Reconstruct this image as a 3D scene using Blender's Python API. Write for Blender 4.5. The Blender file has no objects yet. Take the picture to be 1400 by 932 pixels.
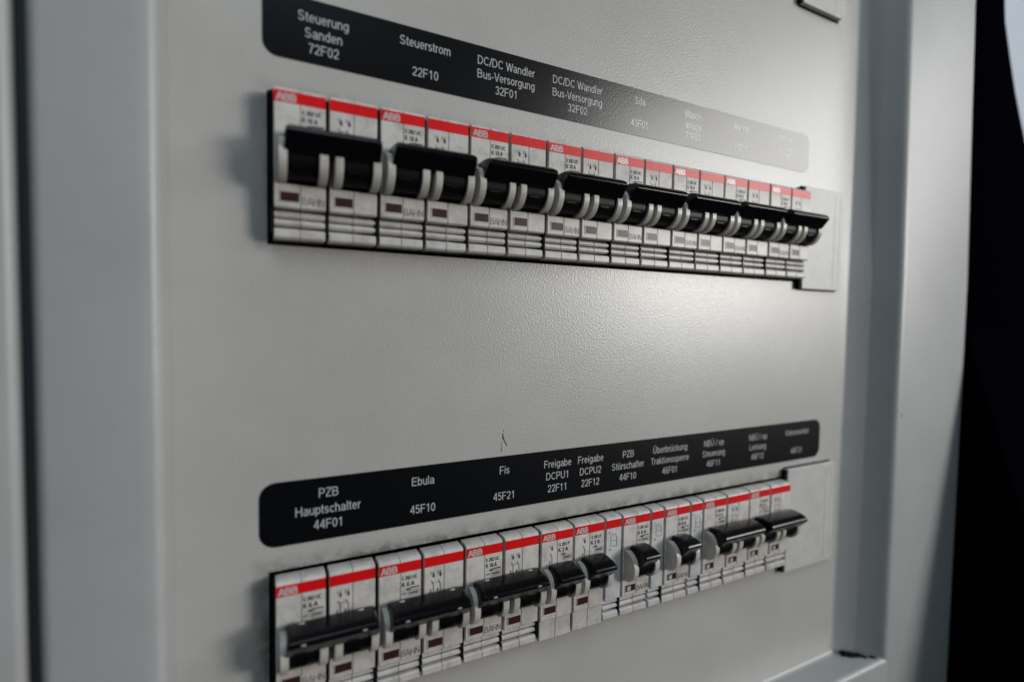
import bpy, bmesh, math, random
from mathutils import Matrix, Vector
random.seed(7)
MM = 0.001
sc = bpy.context.scene
COL = sc.collection

# ------------------------------------------------------------------ camera
cam_d = bpy.data.cameras.new("camera")
cam = bpy.data.objects.new("camera", cam_d)
COL.objects.link(cam)
sc.camera = cam
cam_d.sensor_width = 36.0
cam_d.lens = 18.08
cam_d.clip_start = 0.005
cam_d.clip_end = 100.0
YAW, PITCH, ROLL = math.radians(26.6875), math.radians(-2.49304), math.radians(0.90657)
fwd = Vector((math.sin(YAW)*math.cos(PITCH), math.cos(YAW)*math.cos(PITCH), math.sin(PITCH)))
rt = Vector((math.cos(YAW), -math.sin(YAW), 0))
up = rt.cross(fwd)
r2 = rt*math.cos(ROLL) + up*math.sin(ROLL)
u2 = -rt*math.sin(ROLL) + up*math.cos(ROLL)
m = Matrix((r2, u2, -fwd)).transposed().to_4x4()
m.translation = Vector((-5.619, -197.662, -75.125))*MM
cam.matrix_world = m
cam_d.dof.use_dof = True
cam_d.dof.focus_distance = 0.229
cam_d.dof.aperture_fstop = 3.4
cam_d.dof.aperture_blades = 7

# ------------------------------------------------------------------ light
w = bpy.data.worlds.new("World")
sc.world = w
w.use_nodes = True
bg = w.node_tree.nodes["Background"]
bg.inputs[0].default_value = (0.40, 0.50, 0.58, 1)
bg.inputs[1].default_value = 0.035

def area(name, loc, target, sx, sy, power, color):
    d = bpy.data.lights.new(name, 'AREA')
    d.shape = 'RECTANGLE'
    d.size, d.size_y = sx, sy
    d.energy = power
    d.color = color
    o = bpy.data.objects.new(name, d)
    COL.objects.link(o)
    o.location = Vector(loc)*MM
    v = (Vector(target)-Vector(loc))
    o.rotation_euler = v.to_track_quat('-Z', 'Y').to_euler()
    return o

area("lamp_light", (2400, -2200, 240), (60, 0, -60), 0.75, 0.5, 43.0, (1.0, 0.975, 0.93))
area("window_light", (2900, -2000, 1000), (300, 0, 0), 2.2, 0.9, 37.0, (1.0, 0.99, 0.97))
area("room_fill", (-130, -820, 1200), (100, 0, -80), 0.9, 0.7, 7.5, (0.77, 0.91, 1.0))  # cool fill added for ambient light, stands for no particular lamp

sc.view_settings.view_transform = 'Standard'
sc.view_settings.look = 'None'
sc.view_settings.exposure = 0.0
sc.view_settings.gamma = 1.0

# ------------------------------------------------------------------ materials
def new_mat(name, color, rough=0.4, spec=0.5, metallic=0.0):
    mt = bpy.data.materials.new(name)
    mt.use_nodes = True
    b = mt.node_tree.nodes["Principled BSDF"]
    b.inputs["Base Color"].default_value = (*color, 1)
    b.inputs["Roughness"].default_value = rough
    b.inputs["Specular IOR Level"].default_value = spec
    b.inputs["Metallic"].default_value = metallic
    return mt, mt.node_tree, b

def noise(nt, scale, detail=2.0, coord="Object", rough=0.5):
    tc = nt.nodes.new("ShaderNodeTexCoord")
    n = nt.nodes.new("ShaderNodeTexNoise")
    n.inputs["Scale"].default_value = scale
    n.inputs["Detail"].default_value = detail
    n.inputs["Roughness"].default_value = rough
    nt.links.new(tc.outputs[coord], n.inputs["Vector"])
    return n

def ramp(nt, src, p0, c0, p1, c1):
    r = nt.nodes.new("ShaderNodeValToRGB")
    r.color_ramp.elements[0].position = p0
    r.color_ramp.elements[0].color = c0
    r.color_ramp.elements[1].position = p1
    r.color_ramp.elements[1].color = c1
    nt.links.new(src, r.inputs[0])
    return r

def mixc(nt, fac, a, b, mode='MIX'):
    mx = nt.nodes.new("ShaderNodeMix")
    mx.data_type = 'RGBA'
    mx.blend_type = mode
    for sock, val in ((0, fac), (6, a), (7, b)):
        if hasattr(val, "links") or hasattr(val, "is_linked"):
            nt.links.new(val, mx.inputs[sock])
        elif sock == 0:
            mx.inputs[0].default_value = val
        else:
            mx.inputs[sock].default_value = (*val, 1)
    return mx.outputs[2]

def add_bump(nt, b, src, dist, strength=1.0):
    bp = nt.nodes.new("ShaderNodeBump")
    bp.inputs["Distance"].default_value = dist
    bp.inputs["Strength"].default_value = strength
    nt.links.new(src, bp.inputs["Height"])
    nt.links.new(bp.outputs[0], b.inputs["Normal"])

def paint(name, color, rough, peel, dist):
    mt, nt, b = new_mat(name, color, rough)
    n1 = noise(nt, peel, 2.5)
    add_bump(nt, b, n1.outputs[0], dist)
    n2 = noise(nt, 18, 5, rough=0.65)
    r = ramp(nt, n2.outputs[0], 0.35, (0.93, 0.93, 0.92, 1), 0.65, (1.02, 1.02, 1.02, 1))
    c = mixc(nt, 1.0, color, r.outputs[0], 'MULTIPLY')
    nt.links.new(c, b.inputs["Base Color"])
    return mt, nt, b, c

M = {}
M['panel'], nt, b, c = paint("panel_paint", (0.47, 0.46, 0.445), 0.325, 1150, 0.00011)
b.inputs["Specular IOR Level"].default_value = 0.75
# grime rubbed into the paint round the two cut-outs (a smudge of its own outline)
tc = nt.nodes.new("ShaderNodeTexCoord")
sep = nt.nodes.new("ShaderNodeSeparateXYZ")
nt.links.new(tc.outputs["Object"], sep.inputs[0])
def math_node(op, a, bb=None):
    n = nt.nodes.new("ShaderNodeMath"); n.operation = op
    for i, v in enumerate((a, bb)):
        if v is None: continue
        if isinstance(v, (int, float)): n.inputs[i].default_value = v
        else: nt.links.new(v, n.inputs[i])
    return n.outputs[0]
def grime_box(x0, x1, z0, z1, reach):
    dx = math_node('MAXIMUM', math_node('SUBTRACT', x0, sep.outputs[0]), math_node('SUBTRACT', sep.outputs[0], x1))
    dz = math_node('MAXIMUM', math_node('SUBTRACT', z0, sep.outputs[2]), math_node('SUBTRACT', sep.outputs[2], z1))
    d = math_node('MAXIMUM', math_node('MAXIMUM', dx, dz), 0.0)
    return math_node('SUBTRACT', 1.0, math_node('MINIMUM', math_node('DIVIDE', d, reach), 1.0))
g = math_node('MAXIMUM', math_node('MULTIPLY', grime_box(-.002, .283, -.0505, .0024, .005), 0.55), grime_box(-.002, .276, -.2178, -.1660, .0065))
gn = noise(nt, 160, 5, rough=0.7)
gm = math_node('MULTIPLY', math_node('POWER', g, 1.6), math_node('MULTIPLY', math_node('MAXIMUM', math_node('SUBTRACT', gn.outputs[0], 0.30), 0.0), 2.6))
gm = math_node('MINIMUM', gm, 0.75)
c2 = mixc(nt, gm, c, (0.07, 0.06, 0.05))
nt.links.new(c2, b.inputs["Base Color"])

M['frame'], _, _, _ = paint("frame_paint_dimmed", (0.40, 0.41, 0.416), 0.40, 1250, 0.00009)  # panel paint again, darkened and cooled to stand in for falloff of light

def plastic(name, color, rough=0.38, grime=0.34, spec=0.5):
    mt, nt, b = new_mat(name, color, rough, spec)
    n = noise(nt, 150, 6, rough=0.72)
    geo = nt.nodes.new("ShaderNodeNewGeometry")      # by place, so no two copies wear alike
    nt.links.new(geo.outputs["Position"], n.inputs["Vector"])
    r = ramp(nt, n.outputs[0], 0.44, (1, 1, 1, 1), 0.72, (1-grime, 1-grime*1.04, 1-grime*1.08, 1))
    c = mixc(nt, 1.0, color, r.outputs[0], 'MULTIPLY')
    nt.links.new(c, b.inputs["Base Color"])
    n2 = noise(nt, 900, 2)
    add_bump(nt, b, n2.outputs[0], 0.00002)
    return mt
M['plastic'] = plastic("aged_grey_plastic", (0.60, 0.575, 0.55))
M['plastic_aux'] = plastic("cool_grey_plastic", (0.555, 0.56, 0.565))
M['cover'] = plastic("cover_plastic", (0.55, 0.545, 0.53), 0.42, 0.15)
M['collar'] = plastic("collar_plastic", (0.55, 0.53, 0.495), 0.35, 0.35)
M['black'] = plastic("black_plastic", (0.0035, 0.0035, 0.005), 0.22, 0.2, 0.22)
M['drum'] = plastic("matt_black_plastic", (0.003, 0.003, 0.004), 0.42, 0.2, 0.14)
M['red'] = plastic("red_band_ink", (0.72, 0.007, 0.009), 0.35, 0.12, 0.35)
M['white_ink'] = new_mat("white_ink", (0.52, 0.52, 0.53), 0.23, 0.85)[0]
M['black_ink'] = new_mat("black_ink", (0.03, 0.03, 0.035), 0.5)[0]
M['bahn_ink'] = new_mat("grey_ink", (0.13, 0.12, 0.12), 0.5)[0]
M['window'] = new_mat("indicator_plastic", (0.045, 0.018, 0.019), 0.36, 0.3)[0]
M['void'] = new_mat("dark_interior", (0.006, 0.006, 0.006), 0.8, 0.1)[0]
M['seal'] = new_mat("rubber_seal", (0.055, 0.062, 0.068), 0.7, 0.2)[0]
M['stud'] = new_mat("stud_grey", (0.35, 0.35, 0.36), 0.3)[0]
M['label'], nt, b = new_mat("label_foil", (0.0015, 0.0018, 0.003), 0.23, 0.85)
add_bump(nt, b, noise(nt, 1300, 1.5).outputs[0], 0.00003)
M['dirt'] = new_mat("black_dirt", (0.012, 0.011, 0.010), 0.9, 0.1)[0]
M['post'] = new_mat("black_post_cloth", (0.0012, 0.0012, 0.003), 1.0, 0.0)[0]
mt = bpy.data.materials.new("daylight_pane"); mt.use_nodes = True
nt = mt.node_tree
em = nt.nodes.new("ShaderNodeEmission")
em.inputs[0].default_value = (0.60, 0.66, 0.74, 1); em.inputs[1].default_value = 0.75
nt.links.new(em.outputs[0], nt.nodes["Material Output"].inputs[0])
nt.nodes.remove(nt.nodes["Principled BSDF"])
M['pane'] = mt

# ------------------------------------------------------------------ builders (mm, o = distance out of the panel = -y)
class MB:
    def __init__(self): self.bm = bmesh.new()
    def prism_x(self, prof, x0, x1):
        """extrude a closed (o, z) outline along x"""
        a = [self.bm.verts.new((x0*MM, -o*MM, z*MM)) for o, z in prof]
        c = [self.bm.verts.new((x1*MM, -o*MM, z*MM)) for o, z in prof]
        n = len(prof); fs = [self.bm.faces.new(a), self.bm.faces.new(c[::-1])]
        for i in range(n):
            fs.append(self.bm.faces.new((a[i], c[i], c[(i+1) % n], a[(i+1) % n])))
        return fs
    def slab(self, outline, o0, o1):
        """an (x, z) outline given thickness from o0 to o1"""
        a = [self.bm.verts.new((x*MM, -o0*MM, z*MM)) for x, z in outline]
        c = [self.bm.verts.new((x*MM, -o1*MM, z*MM)) for x, z in outline]
        n = len(outline); self.bm.faces.new(a); self.bm.faces.new(c[::-1])
        for i in range(n):
            self.bm.faces.new((a[i], c[i], c[(i+1) % n], a[(i+1) % n]))
    def prism_z(self, prof, z0, z1):
        a = [self.bm.verts.new((x*MM, -o*MM, z0*MM)) for x, o in prof]
        c = [self.bm.verts.new((x*MM, -o*MM, z1*MM)) for x, o in prof]
        n = len(prof); self.bm.faces.new(a); self.bm.faces.new(c[::-1])
        for i in range(n):
            self.bm.faces.new((a[i], c[i], c[(i+1) % n], a[(i+1) % n]))
    def box(self, x0, x1, o0, o1, z0, z1):
        self.slab([(x0, z0), (x1, z0), (x1, z1), (x0, z1)], o0, o1)
    def poly(self, pts):
        self.bm.faces.new([self.bm.verts.new((x*MM, -o*MM, z*MM)) for x, o, z in pts])
    def mesh_in(self, fl, x, o, z):
        vs = [self.bm.verts.new(((vx+x)*MM, -(o+vo)*MM, (vz+z)*MM)) for vx, vz, vo in fl.v]
        for f in fl.f: self.bm.faces.new([vs[i] for i in f])
    def bevel(self, mm, seg=2, angle=30):
        self.bm.normal_update()
        bmesh.ops.recalc_face_normals(self.bm, faces=self.bm.faces)
        es = [e for e in self.bm.edges if len(e.link_faces) == 2 and e.calc_face_angle(0) > math.radians(angle)]
        bmesh.ops.bevel(self.bm, geom=es, offset=mm*MM, segments=seg, affect='EDGES', profile=0.5, clamp_overlap=True)
    def build(self, name, mat, parent=None, smooth=False, recalc=True, loc=None):
        if recalc: bmesh.ops.recalc_face_normals(self.bm, faces=self.bm.faces)
        me = bpy.data.meshes.new(name)
        self.bm.to_mesh(me); self.bm.free()
        me.materials.append(mat)
        if smooth:
            for p in me.polygons: p.use_smooth = True
            me.set_sharp_from_angle(angle=math.radians(38))
            if smooth == 'weighted':             # large faces keep their own normal, only the bevels turn
                acc = [Vector() for _ in me.vertices]
                for p in me.polygons:
                    for i in p.vertices: acc[i] += p.normal*p.area
                me.normals_split_custom_set_from_vertices([n.normalized() for n in acc])
        o = bpy.data.objects.new(name, me)
        COL.objects.link(o)
        if parent: o.parent = parent
        if loc: o.location = Vector(loc)*MM
        return o

def thing(name, label, cat, loc=(0, 0, 0), group=None):
    o = bpy.data.objects.new(name, None)
    o.empty_display_size = 0.01
    COL.objects.link(o)
    o.location = Vector(loc)*MM
    o["label"] = label; o["category"] = cat
    if group: o["group"] = group
    return o

def el(cx, cy, rx, ry, a0, a1, n=9):
    return [(cx + rx*math.cos(math.radians(a0+(a1-a0)*i/n)), cy + ry*math.sin(math.radians(a0+(a1-a0)*i/n))) for i in range(n+1)]
def dots(y): return [[(.17, y), (.17, y+.11)], [(.42, y), (.42, y+.11)]]
_S = el(.32, .715, .22, .225, 20, 270) + el(.32, .275, .25, .215, 90, -165)[1:]
_s = el(.24, .525, .155, .155, 20, 270, 7) + el(.24, .215, .175, .155, 90, -165, 7)[1:]
_U = [(.08, 1)] + el(.34, .34, .26, .28, 180, 360) + [(.6, 1)]
_u = [(.09, .73)] + el(.275, .26, .185, .2, 180, 350) ; _ustem = [(.47, .73), (.47, 0)]
_o = el(.29, .37, .205, .31, 0, 360, 16)
_n = [(.09, 0), (.09, .73)]; _n2 = el(.28, .46, .19, .22, 180, 0, 8) + [(.47, 0)]
# each glyph: advance width and its pen strokes, for a cap height of 1
GLYPH = {
 'A': (.68, [[(.02, 0), (.32, 1)], [(.36, 1), (.66, 0)], [(.13, .33), (.55, .33)]]),
 'B': (.70, [[(.09, 0), (.09, 1)], [(.09, .94), (.33, .94)] + el(.36, .735, .19, .205, 90, -90, 7) + [(.09, .53)], [(.36, .53)] + el(.38, .295, .22, .235, 90, -90, 7) + [(.09, .06)]]),
 'C': (.74, [el(.38, .5, .30, .44, 38, 322, 14)]),
 'D': (.74, [[(.09, 0), (.09, 1)], [(.09, .94), (.30, .94)] + el(.32, .5, .31, .44, 88, -88, 12) + [(.09, .06)]]),
 'E': (.66, [[(.09, 0), (.09, 1)], [(.09, .94), (.6, .94)], [(.09, .52), (.56, .52)], [(.09, .06), (.61, .06)]]),
 'F': (.61, [[(.09, 0), (.09, 1)], [(.09, .94), (.58, .94)], [(.09, .5), (.52, .5)]]),
 'H': (.73, [[(.09, 0), (.09, 1)], [(.63, 0), (.63, 1)], [(.09, .53), (.63, .53)]]),
 'K': (.68, [[(.09, 0), (.09, 1)], [(.6, 1), (.1, .40)], [(.25, .58), (.64, 0)]]),
 'L': (.56, [[(.09, 0), (.09, 1)], [(.09, .06), (.54, .06)]]),
 'N': (.73, [[(.09, 0), (.09, 1)], [(.10, .96), (.62, .04)], [(.63, 0), (.63, 1)]]),
 'P': (.66, [[(.09, 0), (.09, 1)], [(.09, .94), (.34, .94)] + el(.36, .70, .23, .24, 90, -90, 8) + [(.09, .46)]]),
 'S': (.68, [_S]), 'T': (.61, [[(.02, .94), (.59, .94)], [(.305, 0), (.305, .94)]]),
 'U': (.73, [_U]), 'Ü': (.73, [_U] + [[(x+.05, y+.10) for x, y in d] for d in dots(1.0)]),
 'V': (.64, [[(.03, 1), (.31, .02)], [(.33, .02), (.61, 1)]]),
 'W': (.92, [[(.03, 1), (.24, .02)], [(.26, .02), (.45, .97)], [(.47, .97), (.66, .02)], [(.68, .02), (.89, 1)]]),
 'Z': (.63, [[(.06, .94), (.58, .94)], [(.56, .92), (.07, .08)], [(.05, .06), (.59, .06)]]),
 'a': (.56, [el(.275, .50, .185, .18, 165, 0, 8) + [(.46, .18), (.47, .06), (.53, .05)], [(.46, .43), (.28, .385), (.13, .33), (.085, .2), (.13, .09), (.24, .055), (.38, .10), (.46, .22)]]),
 'b': (.57, [[(.09, 0), (.09, 1)], _o]), 'c': (.51, [el(.29, .37, .2, .31, 42, 318, 12)]), 'd': (.57, [[(.48, 0), (.48, 1)], _o]),
 'e': (.56, [[(.09, .38), (.48, .38)] + el(.285, .37, .2, .31, 8, 318, 13)]),
 'f': (.29, [[(.13, 0), (.13, .78)] + el(.25, .80, .12, .14, 165, 80, 4), [(.01, .68), (.27, .68)]]),
 'g': (.57, [_o, [(.48, .73), (.48, .02)] + el(.285, .0, .19, .2, -10, -150, 7)]),
 'h': (.56, [[(.09, 0), (.09, 1)], _n2]), 'i': (.23, [[(.115, 0), (.115, .73)], [(.115, .87), (.115, .99)]]),
 'k': (.51, [[(.09, 0), (.09, 1)], [(.44, .72), (.1, .26)], [(.22, .42), (.48, 0)]]), 'l': (.23, [[(.115, 0), (.115, 1)]]),
 'm': (.84, [_n, el(.26, .48, .165, .2, 180, 0, 7) + [(.425, 0)], el(.59, .48, .165, .2, 180, 0, 7) + [(.755, 0)]]),
 'n': (.56, [_n, _n2]), 'o': (.57, [_o]), 'ö': (.57, [_o] + dots(.88)), 'p': (.57, [[(.09, -.22), (.09, .73)], _o]),
 'r': (.34, [_n, el(.30, .44, .2, .23, 175, 92, 4) + [(.34, .67)]]), 's': (.49, [_s]),
 't': (.29, [[(.13, .92), (.13, .18)] + el(.23, .17, .1, .11, 190, 275, 4) + [(.28, .06)], [(.01, .68), (.27, .68)]]),
 'u': (.56, [_u, _ustem]), 'ü': (.56, [_u, _ustem] + dots(.88)),
 '0': (.57, [el(.285, .49, .205, .44, 0, 360, 16)]), '1': (.57, [[(.33, 0), (.33, .98)], [(.11, .75), (.22, .78), (.33, .96)]]),
 '2': (.57, [el(.28, .69, .2, .25, 172, -25, 9) + [(.30, .34), (.13, .19), (.08, .06)], [(.05, .06), (.51, .06)]]),
 '3': (.57, [el(.27, .72, .18, .22, 160, -90, 9), el(.27, .28, .21, .22, 90, -160, 9)]),
 '4': (.57, [[(.40, 0), (.40, 1)], [(.38, .96), (.06, .32)], [(.03, .30), (.53, .30)]]),
 '5': (.57, [[(.48, .94), (.15, .94), (.11, .48)], el(.275, .33, .215, .27, 135, -155, 10)]),
 '6': (.57, [el(.285, .31, .205, .25, 0, 360, 14), el(.34, .5, .26, .44, 55, 195, 8)]),
 '7': (.57, [[(.05, .94), (.52, .94)], [(.50, .92), (.32, .5), (.22, 0)]]), '8': (.57, [el(.285, .73, .175, .21, 0, 360, 12), el(.285, .28, .21, .23, 0, 360, 14)]),
 '/': (.28, [[(.01, -.03), (.27, 1)]]), '-': (.33, [[(.04, .36), (.29, .36)]]), '~': (.5, [[(.04, .3), (.14, .4), (.32, .28), (.44, .38)]]), ' ': (.28, []),
}
class Flat: pass
_tcache = {}
def text_mesh(body, cap, width=None, xs=1.0, pen=0.104):
    """lettering as flat pen strokes, centred on 0,0; every stroke a hair above the one before"""
    key = (body, cap, width, xs, pen)
    if key in _tcache: return _tcache[key]
    TR = 0.035
    adv = sum(GLYPH[ch][0]+TR for ch in body)
    s = (width/(adv*cap)) if width else xs
    fl = Flat(); fl.v = []; fl.f = []
    x = -adv/2; lay = 0
    for ch in body:
        a, strokes = GLYPH[ch]
        for st in strokes:
            lay += 1
            closed = len(st) > 8 and abs(st[0][0]-st[-1][0]) + abs(st[0][1]-st[-1][1]) < 1e-4
            p = st[:-1] if closed else st
            n = len(p); base = len(fl.v)
            for i in range(n):
                pa = p[i-1] if (i or closed) else p[i]; pb = p[(i+1) % n] if (i < n-1 or closed) else p[i]
                d1 = Vector((p[i][0]-pa[0], p[i][1]-pa[1])); d2 = Vector((pb[0]-p[i][0], pb[1]-p[i][1]))
                if d1.length < 1e-6: d1 = d2
                if d2.length < 1e-6: d2 = d1
                d1 = d1.normalized(); d2 = d2.normalized()
                t = (d1+d2)
                t = t.normalized() if t.length > 1e-6 else d1
                nx, ny = -t.y, t.x
                k = pen/2/max(0.55, abs(-d1.y*nx + d1.x*ny))
                for sg in (1, -1):
                    fl.v.append(((x+p[i][0]+sg*nx*k)*cap*s, (p[i][1]-.5+sg*ny*k)*cap, (lay % 4)*0.006))
            for i in range(n if closed else n-1):
                j = (i+1) % n
                fl.f.append((base+2*i, base+2*i+1, base+2*j+1, base+2*j))
        x += a+TR
    _tcache[key] = fl
    return fl

def arc(cx, cz, r, a0, a1, n):
    return [(cx + r*math.cos(math.radians(a0+(a1-a0)*i/n)), cz + r*math.sin(math.radians(a0+(a1-a0)*i/n))) for i in range(n+1)]

def rounded(x0, x1, z0, z1, r, n=6):
    return (arc(x1-r, z1-r, r, 0, 90, n) + arc(x0+r, z1-r, r, 90, 180, n) +
            arc(x0+r, z0+r, r, 180, 270, n) + arc(x1-r, z0+r, r, 270, 360, n))

# ------------------------------------------------------------------ the cabinet
cab = thing("electrical_cabinet", "light grey painted steel cabinet front with a recessed panel carrying two black label strips",
            "cabinet", (0, 0, 0))
LOW = -167.7                      # top of the lower row
PX0, PX1, PZ0, PZ1 = -60, 330.5, -287.6, 330
holes = [(-1.3, 283, -50.9, 1.3), (-1.3, 276.5, LOW-49.9, LOW+1.3)]
mb = MB()
xs = sorted({PX0, PX1, -1.3, 276.5, 283})
zs = sorted({PZ0, PZ1, *[h[2] for h in holes], *[h[3] for h in holes]})
for i in range(len(xs)-1):
    for j in range(len(zs)-1):
        cx, cz = (xs[i]+xs[i+1])/2, (zs[j]+zs[j+1])/2
        if any(h[0] < cx < h[1] and h[2] < cz < h[3] for h in holes): continue
        mb.poly([(xs[i], 0, zs[j]), (xs[i+1], 0, zs[j]), (xs[i+1], 0, zs[j+1]), (xs[i], 0, zs[j+1])])
bmesh.ops.remove_doubles(mb.bm, verts=mb.bm.verts, dist=1e-6)
for h in holes:                    # folded sheet edges of the cut-outs
    a, b_, c_, d_ = h
    mb.poly([(a, 0, c_), (a, 0, d_), (a, -2, d_), (a, -2, c_)]); mb.poly([(b_, 0, c_), (b_, -2, c_), (b_, -2, d_), (b_, 0, d_)])
    mb.poly([(a, 0, d_), (b_, 0, d_), (b_, -2, d_), (a, -2, d_)]); mb.poly([(a, 0, c_), (a, -2, c_), (b_, -2, c_), (b_, 0, c_)])
mb.build("panel", M['panel'], cab, recalc=False)
for h in holes:                    # dark space behind each cut-out
    mb = MB(); a, b_, c_, d_ = h; a -= 8; b_ += 8; c_ -= 8; d_ += 8
    mb.poly([(a, -45, c_), (b_, -45, c_), (b_, -45, d_), (a, -45, d_)])
    mb.poly([(a, -2.2, c_), (a, -45, c_), (a, -45, d_), (a, -2.2, d_)]); mb.poly([(b_, -2.2, c_), (b_, -45, c_), (b_, -45, d_), (b_, -2.2, d_)])
    mb.poly([(a, -2.2, d_), (b_, -2.2, d_), (b_, -45, d_), (a, -45, d_)]); mb.poly([(a, -2.2, c_), (b_, -2.2, c_), (b_, -45, c_), (a, -45, c_)])
    mb.build("device_bay", M['void'], cab, recalc=False)

# right side of the recess and right frame post, one folded sheet
FD = 19.0
def fold(prof, z0, z1, name, taper=None):
    """open (x, o) strip swept from z0 to z1; taper(x, o, z) may shift x"""
    mb = MB(); rows = []
    for z in (z0, (z0+z1)/2, z1):
        rows.append([mb.bm.verts.new(((x + (taper(x, o, z) if taper else 0))*MM, -o*MM, z*MM)) for x, o in prof])
    for r_ in range(2):
        for i in range(len(prof)-1):
            mb.bm.faces.new((rows[r_][i], rows[r_][i+1], rows[r_+1][i+1], rows[r_+1][i]))
    return mb.build(name, M['frame'], cab, smooth=True, recalc=False)
lip = [(PX1, 0.0), (PX1+1.4, 0.12), (PX1+2.6, 0.6), (343.5, 7.3), (344.6, 8.2)]
edge = [(355.6, 16.3), (356.6, 17.4), (357.8, 18.3), (359.4, 18.85), (361.2, FD)]
fold(lip + edge + [(437.0, FD)] + arc(437.0, FD-4, 4.0, 90, 0, 5)[1:] + [(441.0, -10)], -420, 330, "frame_post",
     lambda x, o, z: (-0.05*max(0, z+60) if x > 400 else (-0.035*max(0, z+60) if x > 345 else 0)))
# left frame post: the rounded edge nearest the panel catches the light
fold([(-58.5, -30), (-58.5, FD-3.0)] + arc(-55.5, FD-3, 3.0, 180, 90, 5)[1:] + [(-35.2, FD)] + arc(-32.6, FD-3.0, 3.0, 90, 0, 8)[1:] + [(-29.6, 0.2)],
     -420, 330, "frame_post")
# ledge under the panel and bottom rail
mb = MB()
prof = [(0.02, -287.6)] + [(3.0-3.0*math.cos(math.radians(a)), -287.6-3.0*math.sin(math.radians(a))) for a in (15, 30, 45, 60, 75, 90)] + [(FD-3.0, -290.6), (FD-1.4, -290.8), (FD-0.3, -291.8), (FD, -293.4), (FD, -430)]
r0 = [mb.bm.verts.new((-29.7*MM, -o*MM, z*MM)) for o, z in prof]
r1 = [mb.bm.verts.new(((360 if o > FD-2 else 332 + o*1.5)*MM, -o*MM, z*MM)) for o, z in prof]
for i in range(len(prof)-1): mb.bm.faces.new((r0[i], r1[i], r1[i+1], r0[i+1]))
mb.build("bottom_rail", M['frame'], cab, smooth=True, recalc=False)
# black dirt packed into the lower corner of the recess
mb = MB()
for k in range(34):
    t = random.random()**1.5; o = 4.5 + 11.5*t; x = 333.0 + (o-1.5)*1.45 + random.uniform(-2.2, 0.6)*(1-t*0.6); s = random.uniform(0.5, 1.5)*(1.25-t*0.8)
    zb = -290.6 + random.uniform(0, 2.2)*(1-t)
    mt_ = Matrix.Translation(Vector((x, -o, zb))*MM) @ Matrix.Diagonal((1.6*s*MM, 1.9*s*MM, 0.9*s*MM, 1))
    bmesh.ops.create_icosphere(mb.bm, subdivisions=1, radius=1.0, matrix=mt_)
mb.build("dirt_clump", M['dirt'], cab, smooth=True)
# a stroke of black pen on the paint
mb = MB()
def stroke(pts, wd, o):
    for (x0, z0), (x1, z1) in zip(pts, pts[1:]):
        d = Vector((x1-x0, z1-z0)); n = Vector((-d.y, d.x)).normalized()*wd/2
        mb.poly([(x0-n.x, o, z0-n.y), (x1-n.x, o, z1-n.y), (x1+n.x, o, z1+n.y), (x0+n.x, o, z0+n.y)])
stroke([(90.1, -124.6), (90.0, -126.2), (90.4, -127.3)], 0.55, 0.06)
stroke([(90.2, -126.0), (91.0, -128.2), (92.1, -130.0)], 0.38, 0.07)
stroke([(90.3, -123.2), (90.35, -123.9)], 0.30, 0.06)
stroke([(89.7, -127.8), (89.5, -130.0), (89.3, -132.0)], 0.16, 0.06)
stroke([(89.6, -131.0), (89.2, -132.4)], 0.28, 0.07)
mb.build("pen_mark", M['black_ink'], cab)

mb = MB()
for dx, dz, r_ in ((0, 0, .9), (.7, .9, .6), (-.3, -1.0, .5)):
    mt_ = Matrix.Translation(Vector((362.2+dx*.4, -FD+0.05, -133+dz))*MM) @ Matrix.Diagonal((r_*0.7*MM, 0.12*MM, r_*MM, 1))
    bmesh.ops.create_icosphere(mb.bm, subdivisions=1, radius=1.0, matrix=mt_)
mb.build("paint_chip", M['dirt'], cab)
# label strips
def strip(x0, x1, z0, z1, r, blocks, label):
    mb = MB(); mb.slab(rounded(x0, x1, z0, z1, r), 0.02, 0.22)
    st = mb.build("label_strip", M['label'], cab)
    st["label"] = label
    for x, lines in blocks:
        mb = MB()
        for txt, dz in lines:
            mb.mesh_in(text_mesh(txt, 3.45), x, 0.28, dz)
        mb.build("lettering", M['white_ink'], st)
U1, U2, U3 = 29.5, 24.1, 18.9
strip(-2.5, 287.9, 13.2, 35.1, 5.0, [
    (17.2, [("Steuerung", U1-.6), ("Sanden", U2-.6), ("72F02", U3-.6)]),
    (54.4, [("Steuerstrom", U1), ("22F10", U3)]),
    (89.3, [("DC/DC Wandler", U1), ("Bus-Versorgung", U2), ("32F01", U3)]),
    (124.8, [("DC/DC Wandler", U1), ("Bus-Versorgung", U2), ("32F02", U3)]),
    (160.3, [("Sifa", U1), ("43F01", U3)]),
    (195.0, [("Wasch-", U1), ("anlage", U2), ("71F01", U3)]),
    (229.8, [("Wende", U1), ("71F11", U3)]),
    (266.9, [("Steuer-", U1), ("leitung", U2), ("71F", U3)])],
    "black strip of white lettering above the upper breaker row, washed out by glare at its right end")
L1, L2, L3 = -140.5, -146.1, -151.7
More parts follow.
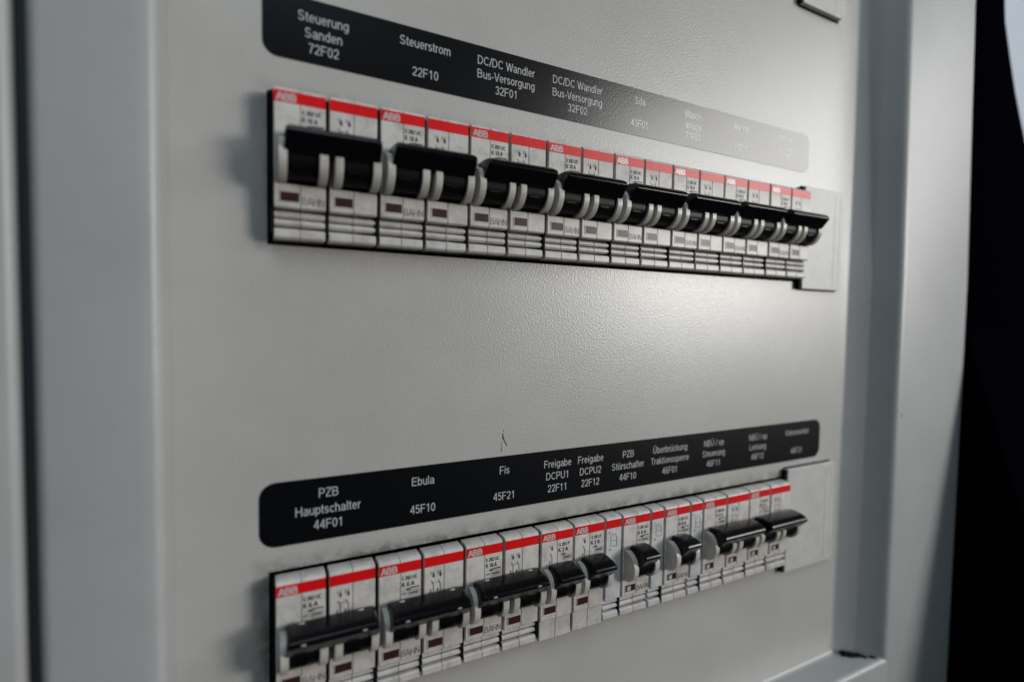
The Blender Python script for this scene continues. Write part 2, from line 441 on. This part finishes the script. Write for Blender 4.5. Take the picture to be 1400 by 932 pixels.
strip(-4.3, 309.3, -157.6, -134.4, 5.5, [
    (18.9, [("PZB", L1+.5), ("Hauptschalter", L2), ("44F01", L3)]),
    (54.8, [("Ebula", L1), ("45F10", L3)]),
    (91.1, [("Fis", L1), ("45F21", L3)]),
    (118.1, [("Freigabe", L1), ("DCPU1", L2), ("22F11", L3)]),
    (136.3, [("Freigabe", L1), ("DCPU2", L2), ("22F12", L3)]),
    (158.7, [("PZB", L1), ("Störschalter", L2), ("44F10", L3)]),
    (186.1, [("Überbrückung", L1), ("Traktionssperre", L2), ("46F01", L3)]),
    (217.4, [("NBÜ / ep", L1), ("Steuerung", L2), ("46F11", L3)]),
    (252.6, [("NBÜ / ep", L1), ("Leistung", L2), ("46F12", L3)]),
    (287.3, [("Videomonitor", L1), ("46F31", L3)])],
    "black strip of white lettering above the lower breaker row, matt black from end to end")

# ------------------------------------------------------------------ blank covers
def cover(x0, x1, z0, z1, label):
    t = thing("blank_cover", label, "blank cover", ((x0+x1)/2, 0, z0), "blank covers closing the ends of the cut-outs")
    hw = (x1-x0)/2; h = z1-z0
    mb = MB()
    out = [(-hw, 0)] + arc(hw-3, 3, 3, -90, 0, 5) + arc(hw-3, h-3, 3, 0, 90, 5) + [(-hw, h)]
    mb.slab(out, 0.4, 3.4); mb.bevel(0.5, 2)
    mb.build("cover_plate", M['cover'], t, smooth='weighted')
    mb = MB()
    mb.box(hw-9, hw-8.4, 3.35, 3.5, 2.5, h-2.5); mb.box(hw-3.8, hw-3.4, 3.35, 3.48, 4, h-4)
    mb.bevel(0.05, 1)
    mb.build("cover_rib", M['cover'], t)
    mb = MB(); mb.box(-hw-1.6, -hw-0.02, -14, 2.6, 0.2, h-0.2); mb.box(-hw, hw-1.2, 0.02, 0.38, -0.7, h+0.7)
    mb.build("cover_gasket", M['void'], t)
cover(281.6, 319.0, -55.0, 4.6, "blank grey cover plate at the right end of the upper breaker row")
cover(276.0, 321.2, LOW-56.0, LOW+6.0, "blank grey cover plate at the right end of the lower breaker row")
cover(273.4, 311.5, 106.0, 166.0, "blank grey cover plate cut off by the top edge of the photo")

# ------------------------------------------------------------------ circuit breakers
CO, CZ, CR = 8.0, -23.7, 7.2          # axis of the switch drum
Z0 = 49.3                              # local z of the top edge above the breaker's base
def zz(prof): return [(o, z+Z0) for o, z in prof]
TOP = [(-28, -15.0), (0.9, -15.0), (1.1, 0.3), (1.5, 0.6), (5.6, 0.6), (7.0, 0.4), (7.7, -0.1), (8.0, -0.9), (8.0, -16.0), (7.6, -16.5), (-7, -16.9), (-7, -30.9), (7.4, -31.1), (8.0, -31.7)]
RIB = [(8.0, -38.7), (7.5, -39.2), (1.5, -39.5), (1.5, -40.0), (5.4, -40.1), (6.1, -40.9), (6.1, -41.5), (5.4, -42.2), (1.5, -42.3), (1.5, -42.65),
       (5.4, -42.75), (6.1, -43.5), (6.1, -44.2), (5.4, -44.9), (1.5, -45.0), (1.5, -45.7), (6.0, -45.9), (6.6, -46.5), (6.6, -48.6), (6.0, -49.3), (-28, -49.3)]
FLAT = [(8.0, -39.6), (7.7, -39.9), (7.4, -40.0), (7.2, -40.4), (7.2, -48.9), (6.8, -49.3), (-28, -49.3)]

def housing(parent, x0, wdt, ribs=True, seam=True, mat='plastic', aux=False):
    prof = TOP if not aux else TOP[:8] + [(8.0, -31.7)]
    prof = zz(prof + (RIB if ribs else FLAT))
    mb = MB(); a, b_ = x0+0.65, x0+wdt-0.65
    mid = x0+8.75
    if seam: mb.prism_x(prof, a, mid-0.07); mb.prism_x(prof, mid+0.07, b_)
    else: mb.prism_x(prof, a, b_)
    if not aux: mb.prism_x(zz([(-5, -15.5), (7.95, -15.5), (7.95, -32.0), (-5, -32.0)]), a+0.02, x0+1.52)   # cheek wall beside the drum
    mb.bevel(0.16, 1, 50)
    return mb.build("pole_housing" if not aux else "auxiliary_housing", M[mat], parent, smooth=True)

def red_band(h, x0, wdt, logo):
    mb = MB(); mb.box(x0+0.64, x0+wdt-0.64, 7.9, 8.06, Z0-4.6, Z0-0.75)
    rb = mb.build("red_band", M['red'], h)
    if logo:
        mb = MB(); mb.mesh_in(text_mesh("ABB", 2.5, 6.2, pen=0.2), x0+4.6, 8.10, Z0-2.85)
        mb.build("lettering", M['white_ink'], h)

def line(mb, x0, z0, x1, z1, wd=0.30, o=8.07):
    d = Vector((x1-x0, z1-z0)); n = Vector((-d.y, d.x)).normalized()*wd/2
    mb.poly([(x0-n.x, o, z0-n.y+Z0), (x1-n.x, o, z1-n.y+Z0), (x1+n.x, o, z1+n.y+Z0), (x0+n.x, o, z0+n.y+Z0)])

def rating(h, x0, l1, l2, l3, dx=9.2):
    mb = MB(); x = x0+dx
    t1 = text_mesh(l1, 1.45, 6.2 if len(l1) > 7 else 5.6, pen=0.2); t2 = text_mesh(l2, 1.75, 4.9, pen=0.2); t3 = text_mesh(l3, 0.95, 2.9, pen=0.2)
    mb.mesh_in(t1, x+3.2, 8.07, Z0-7.0); mb.mesh_in(t2, x+2.6, 8.07, Z0-9.4); mb.mesh_in(t3, x+2.2, 8.07, Z0-11.4)
    for a in ((2.6, -12.1, 7.0, -12.1), (2.6, -14.1, 7.0, -14.1), (2.6, -12.1, 2.6, -14.1), (7.0, -12.1, 7.0, -14.1)):
        line(mb, x+a[0], a[1], x+a[2], a[3], 0.16)
    mb.mesh_in(text_mesh("6000", 1.0, 3.4, pen=0.2), x+4.8, 8.07, Z0-13.1)
    if len(l1) > 7:
        line(mb, x+3.4, -11.1, x+7.0, -11.1, 0.5); mb.mesh_in(text_mesh("400", 0.9, 2.0), x+1.1, 8.07, Z0-13.0)
    mb.build("printed_rating", M['black_ink'], h)

def symbol(h, x0, xs_, top=-6.4):
    mb = MB()
    for k, x in enumerate(xs_):
        x += x0
        mb.mesh_in(text_mesh(str(1+2*k), 1.2, 0.55, pen=0.2), x-1.0, 8.07, Z0+top-0.6)
        line(mb, x, top, x, top-2.6); line(mb, x-0.5, top-1.1, x+0.5, top-1.5, 0.5); line(mb, x-0.5, top-1.9, x+0.5, top-2.1, 0.45)
        line(mb, x-0.9, top-3.6, x, top-5.4, 0.26); line(mb, x, top-5.4, x, top-8.4)
        mb.mesh_in(text_mesh(str(2+2*k), 1.2, 0.8, pen=0.2), x-1.1, 8.07, Z0+top-7.6)
    if len(xs_) == 2: line(mb, x0+xs_[0]-0.5, top-4.6, x0+xs_[1]-0.5, top-4.6, 0.16)
    mb.build("contact_symbol", M['black_ink'], h)

def aux_symbol(h, x0):
    mb = MB()
    for a in ((3.2, -7.2, 3.2, -13.0), (5.6, -7.2, 6.8, -9.8), (6.6, -9.6, 6.6, -13.4), (3.2, -10.6, 6.6, -10.6), (3.2, -13.0, 6.6, -13.4), (4.2, -6.8, 4.6, -8.6), (2.6, -14.8, 3.6, -14.8)):
        line(mb, x0+a[0], a[1], x0+a[2], a[3], 0.2)
    mb.mesh_in(text_mesh("13", 1.1, 1.2), x0+2.2, 8.07, Z0-6.6); mb.mesh_in(text_mesh("14", 1.1, 1.2), x0+2.6, 8.07, Z0-14.6)
    mb.build("contact_symbol", M['black_ink'], h)

def collar(parent, x0, x1):
    mb = MB()
    outer = arc(CO-3, CZ+Z0, CR+0.2, -78, 78, 20)
    outer = [(-7, CZ+Z0-CR+0.2)] + [(o+3.0, z) for o, z in outer] + [(-7, CZ+Z0+CR-0.2)]
    mb.prism_x(outer, x0, x1); mb.bevel(0.25, 2, 40)
    return mb.build("collar", M['collar'], parent, smooth='weighted')

def drum(parent, x0, x1):
    mb = MB()
    prof = [(-6, CZ+Z0-6.6)] + arc(CO, CZ+Z0, CR-0.9, -85, 85, 22) + [(-6, CZ+Z0+6.6)]
    mb.prism_x(prof, x0, x1)
    mb.box(x0+1.5, x0+5.8, CO+4.5, CO+6.5, CZ+Z0-2.8, CZ+Z0-2.3)
    return mb.build("switch_drum", M['drum'], parent, smooth=True)

BAR = [(8.5, -14.5), (12.6, -13.9), (16.8, -14.4), (19.2, -15.7), (19.7, -17.3), (15.6, -22.0), (14.6, -22.5), (8.5, -22.0)]
def toggle(parent, x0, x1, studs, stud_mat):
    mb = MB()
    prof = zz(BAR); fs = mb.prism_x(prof, x0, x1)
    cy = sum(p[0] for p in prof)/len(prof); cz = sum(p[1] for p in prof)/len(prof)
    mb.bevel(0.85, 3, 20)
    for v in mb.bm.verts:                  # the ends are drawn in, giving the bar its pointed shoulders
        for xe, s in ((x0, 1), (x1, -1)):
            d = abs(v.co.x/MM-xe)
            if d < 1.0:
                o = -v.co.y/MM
                z = v.co.z/MM-Z0
                v.co.x += s*(max(0, o-15.0)*0.3 + max(0, z+16.3)*0.95 + max(0, -20.0-z)*0.5)*MM
    t = mb.build("toggle_bar", M['black'], parent, smooth='weighted')
    for sx in studs:
        mb = MB()
        for (o, z) in ((19.0, -17.6), (15.4, -21.3)) if stud_mat == 'black' else ((19.3, -16.9), (10.9, -14.0)):
            mt_ = Matrix.Translation(Vector((sx, -o, z+Z0))*MM) @ Matrix.Diagonal((1.15*MM, 0.45*MM, 0.4*MM, 1))
            bmesh.ops.create_uvsphere(mb.bm, u_segments=10, v_segments=6, radius=1.0, matrix=mt_)
        mb.build("stud", M[stud_mat], t, smooth=True)

def indicator(h, x0, flag=False):
    mb = MB(); mb.prism_x([(7.2, Z0-37.1), (8.02, Z0-37.1), (8.16, Z0-33.9), (7.2, Z0-33.9)], x0+2.4, x0+8.4)
    mb.build("indicator_window", M['window'], h)
    mb = MB()
    for a, b_, c_, d_ in ((2.1, 8.6, -33.9, -33.6), (2.1, 8.6, -37.4, -37.1), (2.1, 2.4, -37.1, -33.9), (8.4, 8.6, -37.1, -33.9)):
        mb.box(x0+a, x0+b_, 7.5, 8.18, Z0+c_, Z0+d_)
    mb.build("window_rim", M['plastic'], h)
    if flag:
        mb = MB(); mb.prism_x([(7.4, Z0-36.8), (8.06, Z0-36.8), (8.19, Z0-34.6), (7.4, Z0-34.6)], x0+3.6, x0+5.6); mb.build("indicator_flag", M['white_ink'], h)

def bahn(h, x0):
    mb = MB(); mb.mesh_in(text_mesh("BAHN", 2.6, 7.6), x0+12.9, 8.07, Z0-36.4)
    mb.build("lettering", M['bahn_ink'], h)

GROUP = "circuit breakers mounted in two rows"
def pole(t, x0, first, kind, rate, row):
    ribs = kind != 'flat'
    h = housing(t, x0, 17.5, ribs)
    mb = MB(); mb.box(x0-0.5, x0+0.5, -20, 6.4 if x0 == 0 else 5.6, 2.0, Z0-0.6); mb.build("gap_shade_plate", M['void'], t)  # black plate added in the pole gap to stand in for shade
    red_band(h, x0, 17.5, first)
    collar(t, x0+1.6, x0+4.3); drum(t, x0+4.35, x0+14.05); collar(t, x0+14.1, x0+16.9)
    indicator(h, x0, kind in ('flag', 'flagged'))
    if first:
        if kind == 'flat': symbol(h, x0, (6.0,), -6.4)
        rating(h, x0, *rate)
    else: symbol(h, x0, (4.4, 7.2), -6.6)
    if first and kind != 'flat' and rate[3] if len(rate) > 3 else False: pass
    return h

def double(x, z, label, rate, bahn_txt=True, row='upper', kind='std'):
    t = thing("circuit_breaker", label, "circuit breaker", (x, 0, z-Z0), GROUP)
    h = pole(t, 0, True, kind, rate, row); pole(t, 17.5, False, kind, rate, row)
    if bahn_txt: bahn(h, 0)
    toggle(t, 2.3, 35.1, (8.6, 28.6), 'black' if row == 'upper' or kind == 'flag' else 'stud')
    return t

def single(x, z, label, rate, aux_w=0, kind='flat'):
    t = thing("circuit_breaker", label, "circuit breaker", (x, 0, z-Z0), GROUP)
    h = pole(t, 0, True, kind, rate, 'lower')
    if kind != 'flat': bahn(h, 0)
    toggle(t, *((2.4, 17.2) if kind == 'flat' else (3.2, 15.2)), (), 'black')
    if aux_w:
        h2 = housing(t, 17.5, aux_w, True, False, 'plastic_aux', True)
        red_band(h2, 17.5, aux_w, False); aux_symbol(h2, 17.5)
    return t

def copy_tree(o, parent=None):
    c = o.copy(); COL.objects.link(c)
    if parent: c.parent = parent
    for ch in list(o.children): copy_tree(ch, c)
    return c

proto_u = double(0, 0, "two-pole breaker at the left end of the upper row, under the Steuerung Sanden 72F02 label", ("S 282 UC", "K 10 A", "~ 400"))
plain_u = None
upper = ["two-pole breaker in the upper row under the white Steuerstrom 22F10 label",
         "two-pole breaker in the upper row under the DC/DC Wandler Bus-Versorgung 32F01 label",
         "two-pole breaker in the upper row under the DC/DC Wandler Bus-Versorgung 32F02 label",
         "two-pole breaker in the upper row under the Sifa 43F01 label",
         "sixth two-pole breaker of the upper row, under the glare-washed Wasch 71F01 label",
         "second two-pole breaker from the upper blank cover, with bright glare on its white face",
         "two-pole breaker of the upper row touching the upper blank cover plate"]
for i, lb in enumerate(upper):
    c = copy_tree(proto_u); c.location = Vector((35.0*(i+1), 0, -Z0))*MM; c["label"] = lb
bpy.context.view_layer.update()

R = ("S 282 UC", "K 6 A", "~ 400")
proto_l = double(0, LOW, "two-pole breaker at the left end of the lower row, under the PZB Hauptschalter 44F01 label", R, True, 'lower')
c = copy_tree(proto_l); c.location.x = 35*MM; c["label"] = "two-pole breaker in the lower row under the Ebula 45F10 label"
double(70, LOW, "two-pole breaker rated K 16 A in the lower row under the Fis 45F21 label", ("S 282 UC", "K 16 A", "~ 400"), True, 'lower')
S1 = ("S 201 P", "K 2 A", "~ 230")
single(105, LOW, "narrow one-pole breaker with a plain ribless foot under the Freigabe DCPU1 22F11 label", S1)
single(122.5, LOW, "one-pole breaker with a slim auxiliary contact under the Freigabe DCPU2 22F12 label", S1, 10.0)
S2 = ("S 281 UC", "K 6 A", "~ 400")
single(150.0, LOW, "one-pole breaker with auxiliary contact under the PZB Störschalter 44F10 label", S2, 8.75, 'flagged')
single(176.25, LOW, "one-pole breaker with auxiliary contact under the Überbrückung Traktionssperre 46F01 label", S2, 8.75, 'flagged')
p = double(202.5, LOW, "two-pole breaker in the lower row under the NBÜ / ep Steuerung 46F11 label", R, False, 'lower', 'flag')
c = copy_tree(p); c.location.x = 237.5*MM; c["label"] = "two-pole breaker of the lower row touching the lower blank cover plate"

# no two sit or stand quite alike
for o in [o for o in COL.objects if o.get("category") == "circuit breaker"]:
    o.location.y += random.uniform(-0.18, 0.18)*MM
    o.location.z += random.uniform(-0.12, 0.12)*MM
    ang = math.radians(random.uniform(-2.2, 2.2))
    piv = Vector((0, -CO, CZ+Z0))*MM
    for ch in o.children:
        if ch.name.startswith("toggle_bar"):
            ch.rotation_euler = (ang, 0, 0)
            ch.location = piv - Matrix.Rotation(ang, 3, 'X') @ piv

# ------------------------------------------------------------------ surroundings
nb = thing("neighbouring_cabinet", "grey steel edge of the next cabinet beyond a dark gap at the far left", "cabinet", (-103.5, 0, -420))
mb = MB(); mb.slab([(-90, 0), (41.5, 0), (41.5, 750), (-90, 750)], -30, FD-1.0); mb.bevel(2.0, 3)
mb.build("side_panel", M['frame'], nb, smooth=True)
mb = MB(); mb.box(41.6, 44.9, -30, 13.5, 0, 750); mb.build("gap_seal", M['seal'], nb)

ps = thing("door_post", "black post standing right of the cabinet, against a pale window", "post", (441.5, 0, -420))
mb = MB()
out = [(0, 0), (260, 0), (260, 340), (120, 420), (66, 500), (55, 518), (45, 538), (34, 562), (29, 590), (27, 640), (27, 760), (-19, 760), (0, 380)]
mb.slab(out, -60, 18.0); mb.bevel(2, 2)
mb.build("post_body", M['post'], ps, smooth=True)
mb = MB()      # wedge added to the post's lower half to cast shade on the frame
a = [(1.5, 18.0, 340), (1.5, 118.0, 0), (1.5, 18.0, 0)]
v0 = [mb.bm.verts.new((x*MM, -o*MM, z*MM)) for x, o, z in a]; v1 = [mb.bm.verts.new(((x+160)*MM, -o*MM, z*MM)) for x, o, z in a]
mb.bm.faces.new(v0); mb.bm.faces.new(v1[::-1])
for i in range(3): mb.bm.faces.new((v0[i], v1[i], v1[(i+1) % 3], v0[(i+1) % 3]))
mb.build("shade_wedge", M['post'], ps)

wn = thing("side_window", "pale daylit window seen past the curved edge of the black post", "window", (900, 200, 0))
mb = MB(); mb.box(-400, 700, -3, 3, 60, 900); mb.build("window_pane", M['pane'], wn)
